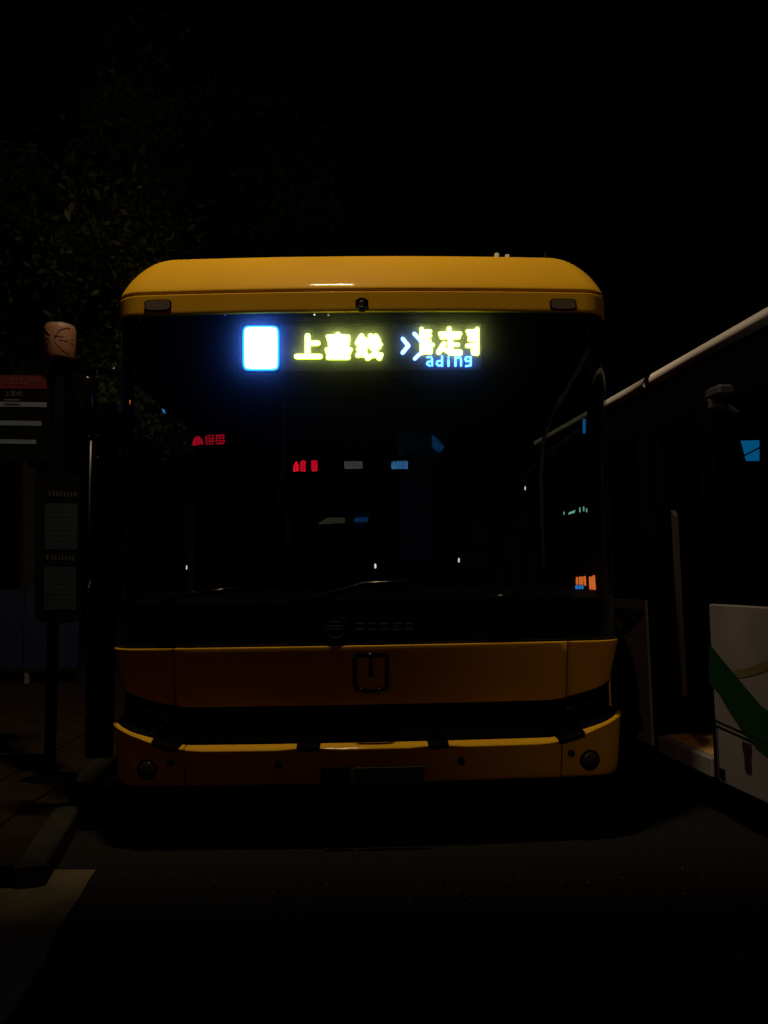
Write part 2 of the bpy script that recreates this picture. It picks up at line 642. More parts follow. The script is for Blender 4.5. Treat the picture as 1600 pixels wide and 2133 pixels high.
# windscreen, black surround and lower mask
panel(-SC - .05, SC + .05, Z_BAND0 - .002, Z_BELT + .004, -.004, .006, 'windscreen', M['windscreen'], yb, 60, r=.003)
lm = panel(-SC - .10, SC + .10, 1.165, Z_BELT - .02, -.016, .02, 'windscreen_mask', M['black'], yb, 60, r=.003)
panel(SC - .12, SC + .10, 2.60, 1.167, -.016, .02, 'front_pillar', M['black'], yb, 8)
panel(-SC - .10, -SC + .12, 2.60, 1.167, -.016, .02, 'front_pillar', M['black'], yb, 8)
panel(-SC + .12, SC - .12, 2.60, 2.574, -.016, .012, 'windscreen_mask', M['black'], yb, 40, r=.003)  # added strip, keeps display light off the forehead band
# curved grey tube inside the right pillar, imitating a reflection of the white bus
tr = [at(px, py, D + .30 + .0 * i) for i, (px, py) in enumerate(((1243, 700), (1225, 735), (1195, 790), (1165, 838), (1142, 880), (1131, 925), (1127, 990), (1129, 1080), (1133, 1190)))]
MB().tube(tr, [.020, .018, .015, .014, .013, .011, .010, .010, .010], 8).build('reflection_curve', M['tube_grey'], yb, True)

# forehead band with marker lamps and camera
bandz0 = lambda q: Z_BAND0 + .0
panel(-SC - .12, SC + .12, Z_LIP - .008, bandz0, .006, .05, 'forehead_band', M['yellow'], yb, 60, r=.004, lean=.002)
for cxp, czp in ((327, 633), (1175, 631)):
    p = at(cxp, czp, D)
    q = p.x
    mk = MB()
    x, y = pr(q, .012)
    out = []
    for k in range(24):
        t = 2 * math.pi * k / 24
        ex = math.copysign(abs(math.cos(t)) ** .45, math.cos(t)) * .064
        ez = math.copysign(abs(math.sin(t)) ** .45, math.sin(t)) * .026
        out.append((ex, ez))
    bz = MB()
    bz.prism([(x + ex * 1.06, D + CV * (x + ex) ** 2 - .0155, p.z + ez * 1.12) for ex, ez in out], (0, .012, 0))
    bo = fix_normals(bz.build('marker_lamp', M['black'], yb))
    mk.prism([(x + ex * .96, D + CV * (x + ex) ** 2 - .0185, p.z + ez * .95) for ex, ez in out], (0, .012, 0))
    fix_normals(mk.build('lens', M['amber'], bo))
cp = at(754, 634, D - .03)
cm = MB().box((cp.x, D - .025, cp.z), (.064, .06, .062), 0, .014).build('front_camera', M['black_gloss'], yb)
MB().lathe((cp.x, D - .056, cp.z - .006), (0, -1, 0), [(.016, -.01), (.016, .003), (.011, .004)], 16).build('lens', M['lens'], cm, True)

# roof cap
outline = []
S_all = [q[0] for q in PL[:-1]]
for q in reversed(S_all[1:]):
    outline.append(pr(-q))
for q in S_all:
    outline.append(pr(q))
full = [(-XW, REAR)] + [(-XW, YC + 1.2), (-XW, YC + .5)] + outline + [(XW, YC + .5), (XW, YC + 1.2), (XW, REAR)]
rows = [(Z_LIP - .002, .03, .03), (Z_LIP - .001, .006, .006), (Z_LIP + .001, .001, .001)]
hs = [0, .012, .025, .04, .055, .07, .09, .11, .13, .15, .17, .19, .21, .23, .245, .258, .268, .274, .278]
sl_ = [.30, .42, .52, .58, .62, .66, .7, .72, .75, .77, .8, .84, .88, 1.0, 1.3, 1.8, 3.0, 6.0, 14.0]
acc = 0.0
for k, h in enumerate(hs):
    if k:
        acc += (h - hs[k - 1]) * (sl_[k] + sl_[k - 1]) / 2
    f_ = min(1.0, h / .2785)
    rows.append((Z_LIP + .006 + h, -.003 + .05 * f_ + .15 * (1 - math.sqrt(1 - f_ * f_)), -.003 + acc))
P = []
for (z, ax_, ay_) in rows:
    ring = []
    for (x, y) in full:
        fy = max(0, 1 - (y - D) / 1.6)
        ring.append(Vector((x * (1 - ax_ / XW), y + ay_ * fy, z + (.0 if y > D + .1 else 0))))
    P.append(ring)
b = MB().grid(P)
m_ = len(full)
b.f.append(tuple(range((len(rows) - 1) * m_, len(rows) * m_)))
cap = b.build('roof', M['yellow'], yb, True)
fix_normals(cap)
# roof seam shadow strip behind lip
panel(-SC - .12, SC + .12, Z_LIP + .004, Z_LIP - .012, -.012, .03, 'seam', M['black'], yb, 60, r=.002)
# roof fittings
for (px0, px1, pyt) in ((1031, 1040, 526), (1053, 1062, 529)):
    a, b_ = at(px0, pyt, D + .9), at(px1, pyt, D + .9)
    MB().box(((a.x + b_.x) / 2, D + .93, (a.z + 2.96) / 2), (b_.x - a.x, .06, a.z - 2.96), 0, .004).build('roof_vent', M['white'], yb)
a = at(1137, 523, D + .9)
MB().prism([(a.x, D + .9, a.z), (a.x, D + .9, 2.96), (a.x - .12, D + .9, 2.96)], (0, .05, 0)).build('roof_fin', M['lens'], yb)

# sides, rear, floor
for sg in (-1, 1):
    s0, s1 = (SC + .12, SE) if sg > 0 else (-SE, -SC - .12)
    panel(s0, s1, 1.0, .30, .002, .04, 'side_panel', M['yellow'], yb, 6)
    panel(s0, s1, 2.705, 2.35, .002, .04, 'side_rail', M['yellow'], yb, 6)
    panel(s0, s1, 2.70, 2.34, -.05, .01, 'side_lining', M['black'], yb, 6)
    n = 5
    ww = (SE - SC - .12) / n
    for k in range(n):
        a = SC + .12 + k * ww
        if sg < 0 and k == 0:
            continue
        q0, q1 = a + .03, a + ww - .03
        if sg < 0:
            q0, q1 = -q1, -q0
        panel(q0, q1, 2.345, 1.005, -.004, .008, 'side_window', M['window'], yb, 2, r=.003)
        x, y = pr(sg * (a), -.03)
        MB().box((x, y, 1.675), (.05, .07, 1.34), 0, .004).build('window_post', M['black'], yb)
    for wy in (D + 2.5, REAR - 2.0):
        wc = (sg * (XW - .13), wy, .48)
        ty = MB().lathe(wc, (sg, 0, 0), [(.30, -.14), (.44, -.13), (.48, -.09), (.48, .09), (.44, .135), (.30, .14)], 32).build('wheel', M['rubber'], yb, True)
        MB().lathe(wc, (sg, 0, 0), [(.29, .02), (.29, .142), (.25, .12), (.12, .10), (.1, .145), (.02, .15)], 32).build('rim', M['grey'], ty, True)
MB().box((0, REAR - .03, 1.5), (2.3, .02, 2.2)).build('rear_lining', M['black'], yb)
MB().box((0, REAR + .02, 1.5), (2.5, .05, 2.4), 0, .02).build('rear_panel', M['yellow'], yb)
MB().box((0, (D + .15 + REAR) / 2, .40), (2.40, REAR - D - .2, .06)).build('floor', M['floor'], yb)
MB().box((0, D + .9, .31), (2.2, 1.4, .05), 0, .01).build('underbody', M['black'], yb)

# cabin: dashboard, wheel, seats, rails, partition
ds = MB()
ds.prism([(-1.15, D + .10, .95), (-1.15, D + .10, 1.16), (-1.15, D + .30, 1.22), (-1.15, D + .62, 1.16), (-1.15, D + .66, .95)], (2.3, 0, 0))
fix_normals(ds.build('dashboard', M['black'], yb))
sw = MB()
sc_ = Vector((.62, D + .72, 1.28))
sw.tube([sc_ + Vector((math.cos(t) * .21, math.sin(t) * .12, math.sin(t) * .17)) for t in [2 * math.pi * i / 28 for i in range(29)]], .015, 8, False)
for t in (.5, 2.6, 4.7):
    sw.tube([sc_, sc_ + Vector((math.cos(t) * .21, math.sin(t) * .12, math.sin(t) * .17))], .011, 6)
sw.tube([sc_, sc_ + Vector((0, .0, -.3))], .03, 8)
sw.build('steering_wheel', M['black'], yb, True)


def seat(x, y, z=.43):
    so_ = MB().box((x, y, z + .42), (.42, .42, .09), 0, .03).build('seat', M['seat'], yb)
    MB().box((x, y + .22, z + .78), (.42, .08, .68), 0, .03).build('backrest', M['seat'], so_)
    MB().box((x, y, z + .19), (.12, .3, .38), 0, .01).build('seat_base', M['grey'], so_)


seat(.62, D + 1.15, .55)
for y in (D + 2.6, D + 3.5, D + 4.4, D + 5.3):
    for x in (-.95, -.5, .5, .95):
        seat(x, y)
MB().box((.62, D + 1.65, 1.35), (1.15, .03, 1.75), 0, .004).build('driver_partition', M['interior'], yb)
tr = [at(px, py, D + .26) for px, py in ((585, 822), (590, 840), (592, 900), (593, 950), (590, 985), (583, 1015), (580, 1060))]  # thin upright pale tube just inside the glass
MB().tube(tr, .006, 8).build('thin_tube', M['tube_grey'], yb, True)
for (x, y) in ((-.45, D + 2.2), (.2, D + 2.2), (-.3, D + 3.1), (.3, D + 3.1)):
    MB().tube([(x, y, .44), (x, y, 1.2), (x + .02, y, 1.9), (x, y, 2.5)], .013, 8).build('handrail', M['rail'], yb, True)
MB().box((0, D + 4, 2.66), (2.3, 7.4, .03)).build('ceiling', M['interior'], yb)

# sign box behind the upper windscreen
YL = D + .062
b0, b1 = at(500, 672, YL), at(1012, 776, YL)
box = MB().box(((b0.x + b1.x) / 2, YL + .065, (b0.z + b1.z) / 2), (b1.x - b0.x + .02, .10, b0.z - b1.z + .02), 0, .008).build('route_display', M['black'], yb)
f0, f1 = at(585, 680, YL), at(1003, 770, YL)
MB().box(((f0.x + f1.x) / 2, YL + .009, (f0.z + f1.z) / 2), (f1.x - f0.x, .006, f0.z - f1.z), 0, .001).build('display_face', M['led_face'], box)
MB().box(((f0.x + f1.x) / 2, YL - .024, (f0.z + f1.z) / 2), (f1.x - f0.x, .002, f0.z - f1.z), 0, 0).build('display_cover', M['cover'], box)
# number tile, lit solid
tile = []
for k in range(32):
    t = 2 * math.pi * k / 32
    ex = math.copysign(abs(math.cos(t)) ** .22, math.cos(t))
    ez = math.copysign(abs(math.sin(t)) ** .22, math.sin(t))
    tile.append(at(543.5 + ex * 34.5, 724.5 - ez * 43.5, YL - .004))
fix_normals(MB().prism(tile, (0, .006, 0)).build('number_tile', M['led_blue'], box))
tile2 = []
for k in range(32):
    t = 2 * math.pi * k / 32
    ex = math.copysign(abs(math.cos(t)) ** .25, math.cos(t))
    ez = math.copysign(abs(math.sin(t)) ** .25, math.sin(t))
    tile2.append(at(543.5 + ex * 38.5, 725 - ez * 47, YL + .003))
fix_normals(MB().prism(tile2, (0, .004, 0)).build('tile_bloom', M['led_rim_tile'], box))  # glowing rim added as the tile's bloom


def glyph(strokes, ox, oy, k, name, m, parent, rs=1.0, Y=YL, rim=None):
    """lit strokes; with rim, a wider and weaker layer paints the bloom round each stroke"""
    def lay(scale, d0):
        b = MB()
        i = 0
        for pts, r in strokes:
            P_ = [(ox + x / k, oy + y / k) for x, y in pts]
            if len(P_) == 1:
                P_ = P_ * 2
            for a, c in zip(P_[:-1], P_[1:]):
                i += 1
                v = Vector((0, d0 - .0002 * i, 0))
                b.capsule(at(*a, Y) + v, at(*c, Y) + v, r / k * rs * scale / 418.0, UX, UZ)
        return b
    if rim is None:
        return lay(1.0, 0).build(name, m, parent)
    o = lay(.84, -.0045).build(name, m, parent)
    o2 = lay(1.06, 0).build('stroke_bloom', rim, parent)
    return o


K1 = 1600 / 220
g_shang = [([(298, 218), (300, 520)], 45), ([(310, 328), (450, 328)], 44), ([(132, 530), (487, 530)], 42)]
g_jia = [([(758, 195), (758, 260)], 42), ([(603, 226), (912, 226)], 32), ([(625, 275), (915, 275)], 38), ([(640, 340), (900, 340)], 40),
         ([(592, 425), (948, 425)], 36), ([(610, 480), (920, 480)], 40), ([(612, 545), (912, 545)], 40), ([(650, 390), (890, 390)], 40)]
g_xian = [([(1115, 220), (1055, 325)], 44), ([(1160, 270), (1070, 420), (1150, 440)], 42), ([(1060, 330), (1200, 345)], 36),
          ([(1060, 510), (1170, 475)], 44), ([(1252, 220), (1275, 330), (1320, 450), (1385, 555)], 44), ([(1330, 225), (1370, 290)], 42),
          ([(1200, 350), (1405, 350)], 34), ([(1200, 300), (1320, 300)], 40), ([(1260, 410), (1380, 400)], 30), ([(1205, 560), (1330, 480)], 40),
          ([(1140, 400), (1190, 390)], 36), ([(1180, 500), (1150, 520)], 34), ([(1300, 520), (1410, 505)], 36), ([(1380, 560), (1412, 510)], 32)]
g_gt = [([(152, 290), (245, 405), (150, 522)], 40)]
g_gt2 = [([(345, 205), (455, 325)], 38), ([(465, 515), (352, 622)], 36)]
g_part = [([(465, 120), (470, 530)], 34), ([(520, 162), (610, 162)], 32), ([(500, 235), (602, 235)], 42), ([(490, 320), (590, 320)], 42),
          ([(480, 390), (648, 390)], 40), ([(490, 460), (615, 470)], 42), ([(480, 510), (615, 515)], 36)]
g_ding = [([(925, 122), (925, 200)], 44), ([(780, 205), (1102, 205)], 44), ([(800, 262), (1082, 262)], 40), ([(942, 300), (942, 520)], 50),
          ([(945, 386), (1072, 386)], 36), ([(838, 372), (752, 512)], 48), ([(830, 450), (900, 500)], 38), ([(930, 500), (1112, 505)], 40), ([(980, 535), (1115, 532)], 36)]
g_ke = [([(1393, 122), (1390, 540)], 36), ([(1235, 165), (1388, 165)], 38), ([(1258, 222), (1388, 222)], 40), ([(1270, 300), (1385, 300)], 44),
        ([(1228, 405), (1385, 395)], 40), ([(1330, 460), (1330, 525)], 44)]
for gl_ in (g_shang, g_jia, g_xian):
    glyph(gl_, 600, 670, K1, 'character', M['led_yellow'], box, .95, rim=M['led_rim'])
for gl_ in (g_part, g_ding, g_ke):
    glyph(gl_, 820, 670, 8, 'character', M['led_yellow'], box, .95, rim=M['led_rim'])
glyph(g_gt, 820, 670, 8, 'arrow', M['led_arrow'], box, .95, rim=M['led_rim_blue'])
glyph(g_gt2, 820, 670, 8, 'arrow', M['led_arrow'], box, .95, rim=M['led_rim_blue'])
for gl_ in ([([(560, 592), (622, 587), (642, 620), (642, 732)], 15), ([(640, 660), (572, 670), (556, 706), (600, 735)], 15)],
            [([(808, 580), (808, 735)], 17), ([(800, 650), (730, 660), (715, 705), (750, 735), (800, 722)], 15)],
            [([(915, 592)], 18), ([(915, 640), (915, 735)], 18)],
            [([(1030, 590), (1030, 735)], 18), ([(1040, 606), (1106, 592), (1124, 640), (1124, 735)], 16)],
            [([(1285, 590), (1285, 728), (1206, 742)], 16), ([(1280, 590), (1206, 592), (1194, 630), (1215, 662), (1280, 652)], 15)]):
    glyph(gl_, 820, 670, 8, 'letter', M['led_cyan'], box, 1.0)

# glowing bits added in the cab; those at right imitate windscreen reflections
YD = D + .22
dsp = MB().box(at(1219, 1215, YD + .03), (.13, .02, .10), 0, .005).build('reflection_display', M['black'], yb)
for px0, px1, py0, py1 in ((1202, 1202, 1204, 1216), (1208, 1208, 1203, 1216), (1213, 1213, 1203, 1216), (1218, 1219, 1202, 1218), (1229, 1230, 1203, 1226), (1233, 1235, 1203, 1226), (1237, 1239, 1200, 1227)):
    MB().capsule(at(px0, py0, YD), at(px1, py1, YD), .0058, UX, UZ).build('reflection_bar', M['glow_orange'], dsp)
for px0 in (1201, 1207, 1213):
    MB().capsule(at(px0, 1221, YD), at(px0, 1225, YD), .0062, UX, UZ).build('reflection_bar', M['glow_cyan'], dsp)
ind = MB().capsule(at(1217, 875, YD), at(1217, 900, YD), .008, UX, UZ).build('reflection_pill', M['screen_blue'], yb)
MB().prism([at(1184, 1072, YD), at(1186, 1067, YD), at(1199, 1062, YD), at(1197, 1068, YD)], (0, .004, 0)).build('glow_speck', M['glow_mint'], yb)
for (px, py, h_) in ((1208, 1062, 4), (1216, 1060, 4), (1222, 1063, 3), (1175, 1069, 2)):
    MB().capsule(at(px, py - h_, YD), at(px, py + h_, YD), .0032, UX, UZ).build('glow_speck', M['glow_mint'], yb)
for (px, py, h_, r_) in ((782, 1179, 3, .005), (956, 1167, 3, .004), (1131, 1182, 3, .003), (389, 1182, 3, .003), (270, 826, 3, .003), (1094, 1017, 3, .003)):
    MB().capsule(at(px, py - h_, YD + .1), at(px, py + h_, YD + .1), r_, UX, UZ).build('glow_speck', M['spot_white'], yb)
MB().capsule(at(270, 835, YD), at(269, 841, YD), .005, UX, UZ).build('glow_speck', M['glow_orange'], yb)
MB().prism([at(337, 851, YD), at(342, 853, YD), at(345, 861, YD), at(340, 859, YD)], (0, .003, 0)).build('glow_speck', M['glow_cyan'], yb)

# wipers
for pts, in (([(600, 1252), (650, 1247), (760, 1215), (842, 1211), (930, 1216)],), ([(1010, 1250), (1050, 1242), (1110, 1222), (1180, 1218)],), ([(330, 1250), (420, 1235), (520, 1222)],)):
    P_ = [at(px, py, D - .022) for px, py in pts]
    wa = MB().tube([p + Vector((0, CV * p.x ** 2, 0)) for p in P_], [.014, .012, .008, .007, .006][:len(P_)], 8).build('wiper', M['black_gloss'], yb, True)
    MB().tube([p + Vector((0, CV * p.x ** 2 + .006, -.016)) for p in P_[1:]], .006, 6).build('wiper_blade', M['rubber'], wa, True)

# mirror on its arm, and the front door leaf standing open
YM = D + .02
arm = [at(px, py, YM) for px, py in ((250, 778), (232, 772), (200, 770), (172, 776), (158, 790))]
mo = MB().tube(arm, [.022, .02, .018, .018, .02], 10).build('mirror_arm', M['black_gloss'], yb, True)
mc = at(172, 845, YM)
mh = MB().box((mc.x, YM, mc.z), (.13, .10, .30), 0, .035).build('mirror_housing', M['black_gloss'], mo, True)
MB().box((mc.x, YM + .052, mc.z), (.105, .006, .26), 0, .002).build('mirror_glass', M['shopglass'], mo)
q0, q1 = at(196, 885, D + .30), at(236, 885, D + .30)
d0 = Vector((q0.x, D + .34, 1.36))
dl = MB()
for (zc, hh) in ((2.20, .06), (.42, .08)):
    dl.box((d0.x + .045, D + .34, zc), (.135, .04, hh), 0, .008)
for dx in (-.012, .10):
    dl.box((d0.x + dx, D + .34, 1.31), (.026, .04, 1.72), 0, .008)
do = dl.build('door', M['black_gloss'], yb)
MB().box((d0.x + .045, D + .342, 1.31), (.09, .008, 1.70)).build('door_glass', M['window'], do)
MB().tube([(d0.x + .0, D + .30, 1.28), (d0.x - .006, D + .27, 1.24), (d0.x, D + .30, 1.18)], .008, 8).build('door_handle', M['silver'], do, True)
MB().tube([(d0.x - .02, D + .315, 2.02), (d0.x - .021, D + .312, 1.8), (d0.x - .02, D + .315, 1.1)], .0055, 8).build('door_edge', M['grey'], do, True)

for px, py, Y_ in ((158, 798, D - .02), (204, 906, D + .29), (205, 953, D + .29), (197, 1242, D + .27), (201, 775, D - .01), (467, 656, D - .012), (655, 655, D - .012), (684, 655, D - .012)):  # chrome beads added to catch the lamp as small glints
    c_ = at(px, py, Y_)
    MB().lathe((c_.x, Y_, c_.z), (0, 0, 1), [(.0012 + .006 * math.sin(math.pi * i / 8), -.006 * math.cos(math.pi * i / 8)) for i in range(9)], 12).build('glint_bead', M['chrome'], yb, True)

# ------------------------------------------------------------------ white bus on the right
ZB = .20
A_ = onz(1321, 1544, ZB)
B_ = onz(1600, 1675, ZB)
axw = (A_ - B_).normalized()
nw = Vector((axw.y, -axw.x, 0))
B0 = Vector((B_.x, B_.y, 0))


def W(u, v, z):
    p = B0 + axw * u + nw * v
    return (p.x, p.y, z)


def onw(px, py, off=0.0):
    d = fw * F + rt * (px - 800) + up * (1066.5 - py)
    t = ((B0 + nw * off - CAM).dot(nw)) / d.dot(nw)
    P_ = CAM + d * t
    return (P_ - B0).dot(axw), P_.z


wb = thing('city_bus', W(1.0, 1.2, 0), 'white city bus with a dark green swoosh and an open door beside the yellow bus', 'bus')
U0, U1 = -5.0, 4.2
uD0, _ = onw(1478, 1300)
uD1, _ = onw(1347, 1300)
ZS = onw(1475, 1258)[1]
ZR0 = onw(1600, 660)[1]
ZR1 = onw(1600, 633)[1]


def wpanel(u0, u1, z0, z1, v, t, name, m, parent=wb, bev=.006):
    b = MB(W)
    b.box(((u0 + u1) / 2, v + t / 2, (z0 + z1) / 2), (u1 - u0, t, z1 - z0), 0, bev)
    return b.build(name, m, parent)


near = wpanel(U0, uD0, ZB, ZS, 0, .04, 'side_panel', M['shaded'])
far = wpanel(uD1, U1, ZB + .02, ZS, 0, .04, 'side_panel', M['shaded'])
# green swoosh and olive line on the near panel, raised film
gs = []
for px, py in ((1476, 1338), (1500, 1368), (1530, 1405), (1560, 1440), (1585, 1470), (1600, 1481), (1640, 1500), (1700, 1512)):
    u, z = onw(px, py, -.003)
    gs.append((u, z))
gb = []
for px, py in ((1700, 1620), (1640, 1600), (1600, 1577), (1578, 1560), (1550, 1528), (1520, 1482), (1495, 1440), (1476, 1422)):
    u, z = onw(px, py, -.003)
    gb.append((u, z))
b = MB(W)
n = len(gs)
gb_r = list(reversed(gb))
for i in range(n - 1):
    q = [(gs[i][0], -.003, gs[i][1]), (gs[i + 1][0], -.003, gs[i + 1][1]), (gb_r[i + 1][0], -.003, gb_r[i + 1][1]), (gb_r[i][0], -.003, gb_r[i][1])]
    b.add(q, [(0, 1, 2, 3)])
b.build('green_stripe', M['green'], near)
b = MB(W)
o1 = [onw(px, py, -.002) for px, py in ((1526, 1398), (1560, 1390), (1600, 1374), (1660, 1352), (1662, 1372), (1600, 1396), (1565, 1408), (1536, 1413))]
b.add([(u, -.002, z) for u, z in o1], [tuple(range(8))])
b.build('olive_stripe', M['pale_green'], near)
# service flap seams, notch, fuel cap
for pts in (((1490, 1500), (1545, 1524), (1600, 1548)), ((1494, 1510), (1496, 1560), (1500, 1625)), ((1490, 1510), (1540, 1532), (1600, 1560))):
    b = MB(W)
    b.tube([(onw(px, py)[0], -.0005, onw(px, py)[1]) for px, py in pts], .0035, 6)
    b.build('panel_seam', M['black'], near)
u, z = onw(1506, 1612)
b = MB(W)
b.box((u, -.001, z), (.045, .008, .05), 0, .003)
b.build('notch', M['black'], near)
u, z = onw(1559, 1580)
b = MB(W)
b.box((u, -.002, z + .05), (.07, .010, .05), 0, .004)
b.box((u, -.002, z - .02), (.05, .010, .08), 0, .004)
b.build('latch', M['lens'], near)
# far panel fittings: lamp, dark bracket, latch, lettering block
u, z = onw(1330, 1275)
b = MB(W)
b.box((u + .12, -.02, z), (.42, .05, .035), 0, .01)
b.box((u, -.04, z - .02), (.05, .07, .09), 0, .015)
b.build('handle', M['lens'], far)
u, z = onw(1336, 1505)
b = MB(W)
b.box((u, -.002, z), (.05, .01, .10), 0, .004)
b.build('latch', M['lens'], far)
# wheel arch and wheel at the far panel
u, z = onw(1295, 1440)
b = MB(W)
wc = (u + .28, .02, .47)
b.lathe(wc, (0, 1, 0), [(.50, -.03), (.52, -.034), (.53, -.02), (.53, .05)], 36)
b.build('wheel_arch', M['black'], wb, True)
b = MB(W)
b.lathe((wc[0], .13, .44), (0, 1, 0), [(.30, -.165), (.42, -.16), (.44, -.12), (.44, .1), (.30, .12)], 32)
wh = b.build('wheel', M['rubber'], wb, True)
b = MB(W)
b.lathe((wc[0], .13, .44), (0, 1, 0), [(.28, -.15), (.27, -.168), (.20, -.14), (.08, -.15), (.02, -.17)], 32)
b.build('rim', M['grey'], wh, True)
# roof rail: pale cove strip in two lengths
uA = onw(1353, 790)[0]
uB = onw(1340, 805)[0]


def cove(u0, u1, name='roof_cove'):
    b = MB(W)
    prof = [(.03, ZR0 - .02), (-.004, ZR0), (-.006, ZR0 + .02), (-.002, (ZR0 + ZR1) / 2), (.012, ZR1 - .006), (.03, ZR1), (.10, ZR1 + .012)]
    b.grid([[(u, v, z) for (v, z) in prof] for u in [u0 + (u1 - u0) * i / 12 for i in range(13)]])
    b.f.append(tuple(range(len(prof))))
    b.f.append(tuple(reversed(range(12 * len(prof), 13 * len(prof)))))
    return b.build(name, M['white'], wb, True)


cove(U0, uA)
cove(uB, U1)
b = MB(W)
b.box(((uA + uB) / 2, .03, (ZR0 + ZR1) / 2 - .02), (uB - uA, .04, .09), 0, .005)
b.build('roof_joint', M['black'], wb)
b = MB(W)
prof = [(.10, ZR1 + .012), (.3, ZR1 + .03), (1.2, ZR1 + .05), (2.1, ZR1 + .03), (2.38, ZR1 - .05), (2.40, ZR0 - .1)]
b.grid([[(u, v, z) for (v, z) in prof] for u in (U0, (U0 + U1) / 2, U1)])
b.build('roof', M['grey'], wb, True)
# window band: header, posts, panes
wpanel(U0, uD0 + .02, ZR0 - .30, ZR0 - .022, .02, .03, 'window_header', M['black'])
wpanel(uD1 - .02, U1, ZR0 - .30, ZR0 - .022, .02, .03, 'window_header', M['black'])
wpanel(uD0 + .022, uD1 - .022, ZR0 - .30, ZR0 - .022, .02, .03, 'door_header', M['black'])
for (u0, u1) in ((U0, U0 + 1.2), (U0 + 1.26, U0 + 2.9), (U0 + 2.96, uD0 - .10), (uD1 + .10, uD1 + .9), (uD1 + .96, U1 - .05)):
    wpanel(u0, u1, ZS + .004, ZR0 - .304, .03, .008, 'side_window', M['window'], wb, 0)
for u in (U0 + 1.23, U0 + 2.93, uD0 - .05, uD1 + .05, uD1 + .93):
    wpanel(u - .028, u + .028, ZS + .004, ZR0 - .304, .022, .04, 'window_post', M['black'])
# door frame, folded leaves, step, floor
wpanel(uD0 + .003, uD0 + .05, ZB, ZR0 - .30, .01, .06, 'door_frame', M['black'])
wpanel(uD1 - .06, uD1 - .003, ZB + .03, ZR0 - .30, .01, .06, 'door_frame', M['black'])
b = MB(W)
b.box((uD1 - .15, .22, 1.25), (.05, .36, 1.75), 0, .01)
dr = b.build('door', M['black'], wb)
b = MB(W)
b.box((uD1 - .178, .22, 1.35), (.006, .26, 1.3), 0, 0)
b.build('door_glass', M['window'], dr)
wpanel(uD0 + .055, uD1 - .065, ZB + .0, ZB + .10, .0, .05, 'step_sill', M['shaded'])
b = MB(W)
b.box(((uD0 + uD1) / 2, .30, ZB + .09), (uD1 - uD0 - .14, .50, .03), 0, .004)
b.build('door_step', M['step'], wb)
b = MB(W)
b.box(((uD0 + uD1) / 2, .57, ZB + .24), (uD1 - uD0 - .12, .03, .27), 0, .004)
b.build('step_riser', M['black'], wb)
b = MB(W)
b.box(((U0 + U1) / 2, 1.47, ZB + .36), (U1 - U0 - .1, 1.76, .04))
b.build('floor', M['floor'], wb)
b = MB(W)
b.box(((U0 + U1) / 2, 2.40, 1.2), (U1 - U0, .05, 2.0), 0, .01)
b.build('side_panel', M['white'], wb)
b = MB(W)
b.box(((U0 + U1) / 2, 2.355, 1.35), (U1 - U0 - .1, .02, 1.9))
b.build('side_lining', M['black'], wb)
b = MB(W)
b.box(((U0 + U1) / 2, 1.2, ZR0 - .05), (U1 - U0 - .1, 2.2, .02))
b.build('ceiling', M['black'], wb)
b = MB(W)
b.box((U1 - .04, 1.24, 1.30), (.05, 2.28, 2.2), 0, .01)
b.build('rear_panel', M['white'], wb)
b = MB(W)
b.box((U0 + .02, 1.2, .66), (.05, 2.36, .92), 0, .01)
b.build('front_panel', M['white'], wb)
b = MB(W)
b.box((U0 + .02, 1.2, 1.75), (.02, 2.30, 1.2), 0, 0)
b.build('windscreen', M['window'], wb)
# pole, grab rail, ticket machine in the doorway
b = MB(W)
u = onw(1398, 1200, .45)[0]
b.tube([(u, .45, ZB + .38), (u, .45, 2.3)], .018, 10)
b.build('handrail', M['interior'], wb, True)
b = MB(W)
b.box((u - .1, .62, 1.05), (.22, .05, 1.1), 0, .01)
b.build('modesty_panel', M['interior'], wb)
b = MB(W)
up_, zp = onw(1396, 1150, .10)
b.prism([(up_ + .09, .10, .55), (up_ + .09, .10, 1.82), (up_ - .06, .10, 1.62), (up_ - .06, .10, .55)], (0, .03, 0))
b.build('door_post', M['doorpost'], wb)
b = MB(W)
b.box((u - .35, .60, .85), (.22, .2, .50), 0, .02)
b.build('fare_box', M['interior'], wb)
for k in range(3):
    for v in (.7, 2.0):
        uu = U0 + 1.6 + k * .9
        b = MB(W)
        b.box((uu, v, 1.0), (.42, .42, .09), 0, .03)
        st = b.build('seat', M['seat'], wb)
        b = MB(W)
        b.box((uu + .22, v, 1.33), (.08, .42, .62), 0, .03)
        b.build('backrest', M['seat'], st)
# glowing blue quad behind the window, crossed by a dark strap
b = MB(W)
qs = [onw(px, py, .05) for px, py in ((1543, 918), (1582, 917), (1582, 960), (1554, 960))]
b.add([(u, .05, z) for u, z in qs], [(0, 1, 2, 3)])
scr = b.build('glow_quad', M['glow_blue2'], wb)
b = MB(W)
b.tube([(onw(1548, 950, .044)[0], .044, onw(1548, 950, .044)[1]), (onw(1584, 932, .044)[0], .044, onw(1584, 932, .044)[1])], .004, 6)
b.build('strap', M['black'], scr)
# mirror bracket high beside the door
uM, zM = onw(1500, 830, -.10)
b = MB(W)
b.box((uM, -.10, zM + .03), (.13, .09, .055), 0, .015)
b.box((uM + .05, -.10, zM - .02), (.07, .09, .06), 0, .01)
b.tube([(uM + .05, -.10, zM), (uM + .06, -.04, zM - .02), (uM + .06, .02, zM - .06)], .018, 8)
mm = b.build('mirror_arm', M['interior'], wb)
b = MB(W)
b.lathe((uM + .055, -.15, zM - .01), (0, 1, 0), [(.022, -.004), (.024, 0), (.02, .02)], 16)
b.build('pivot', M['black'], mm, True)
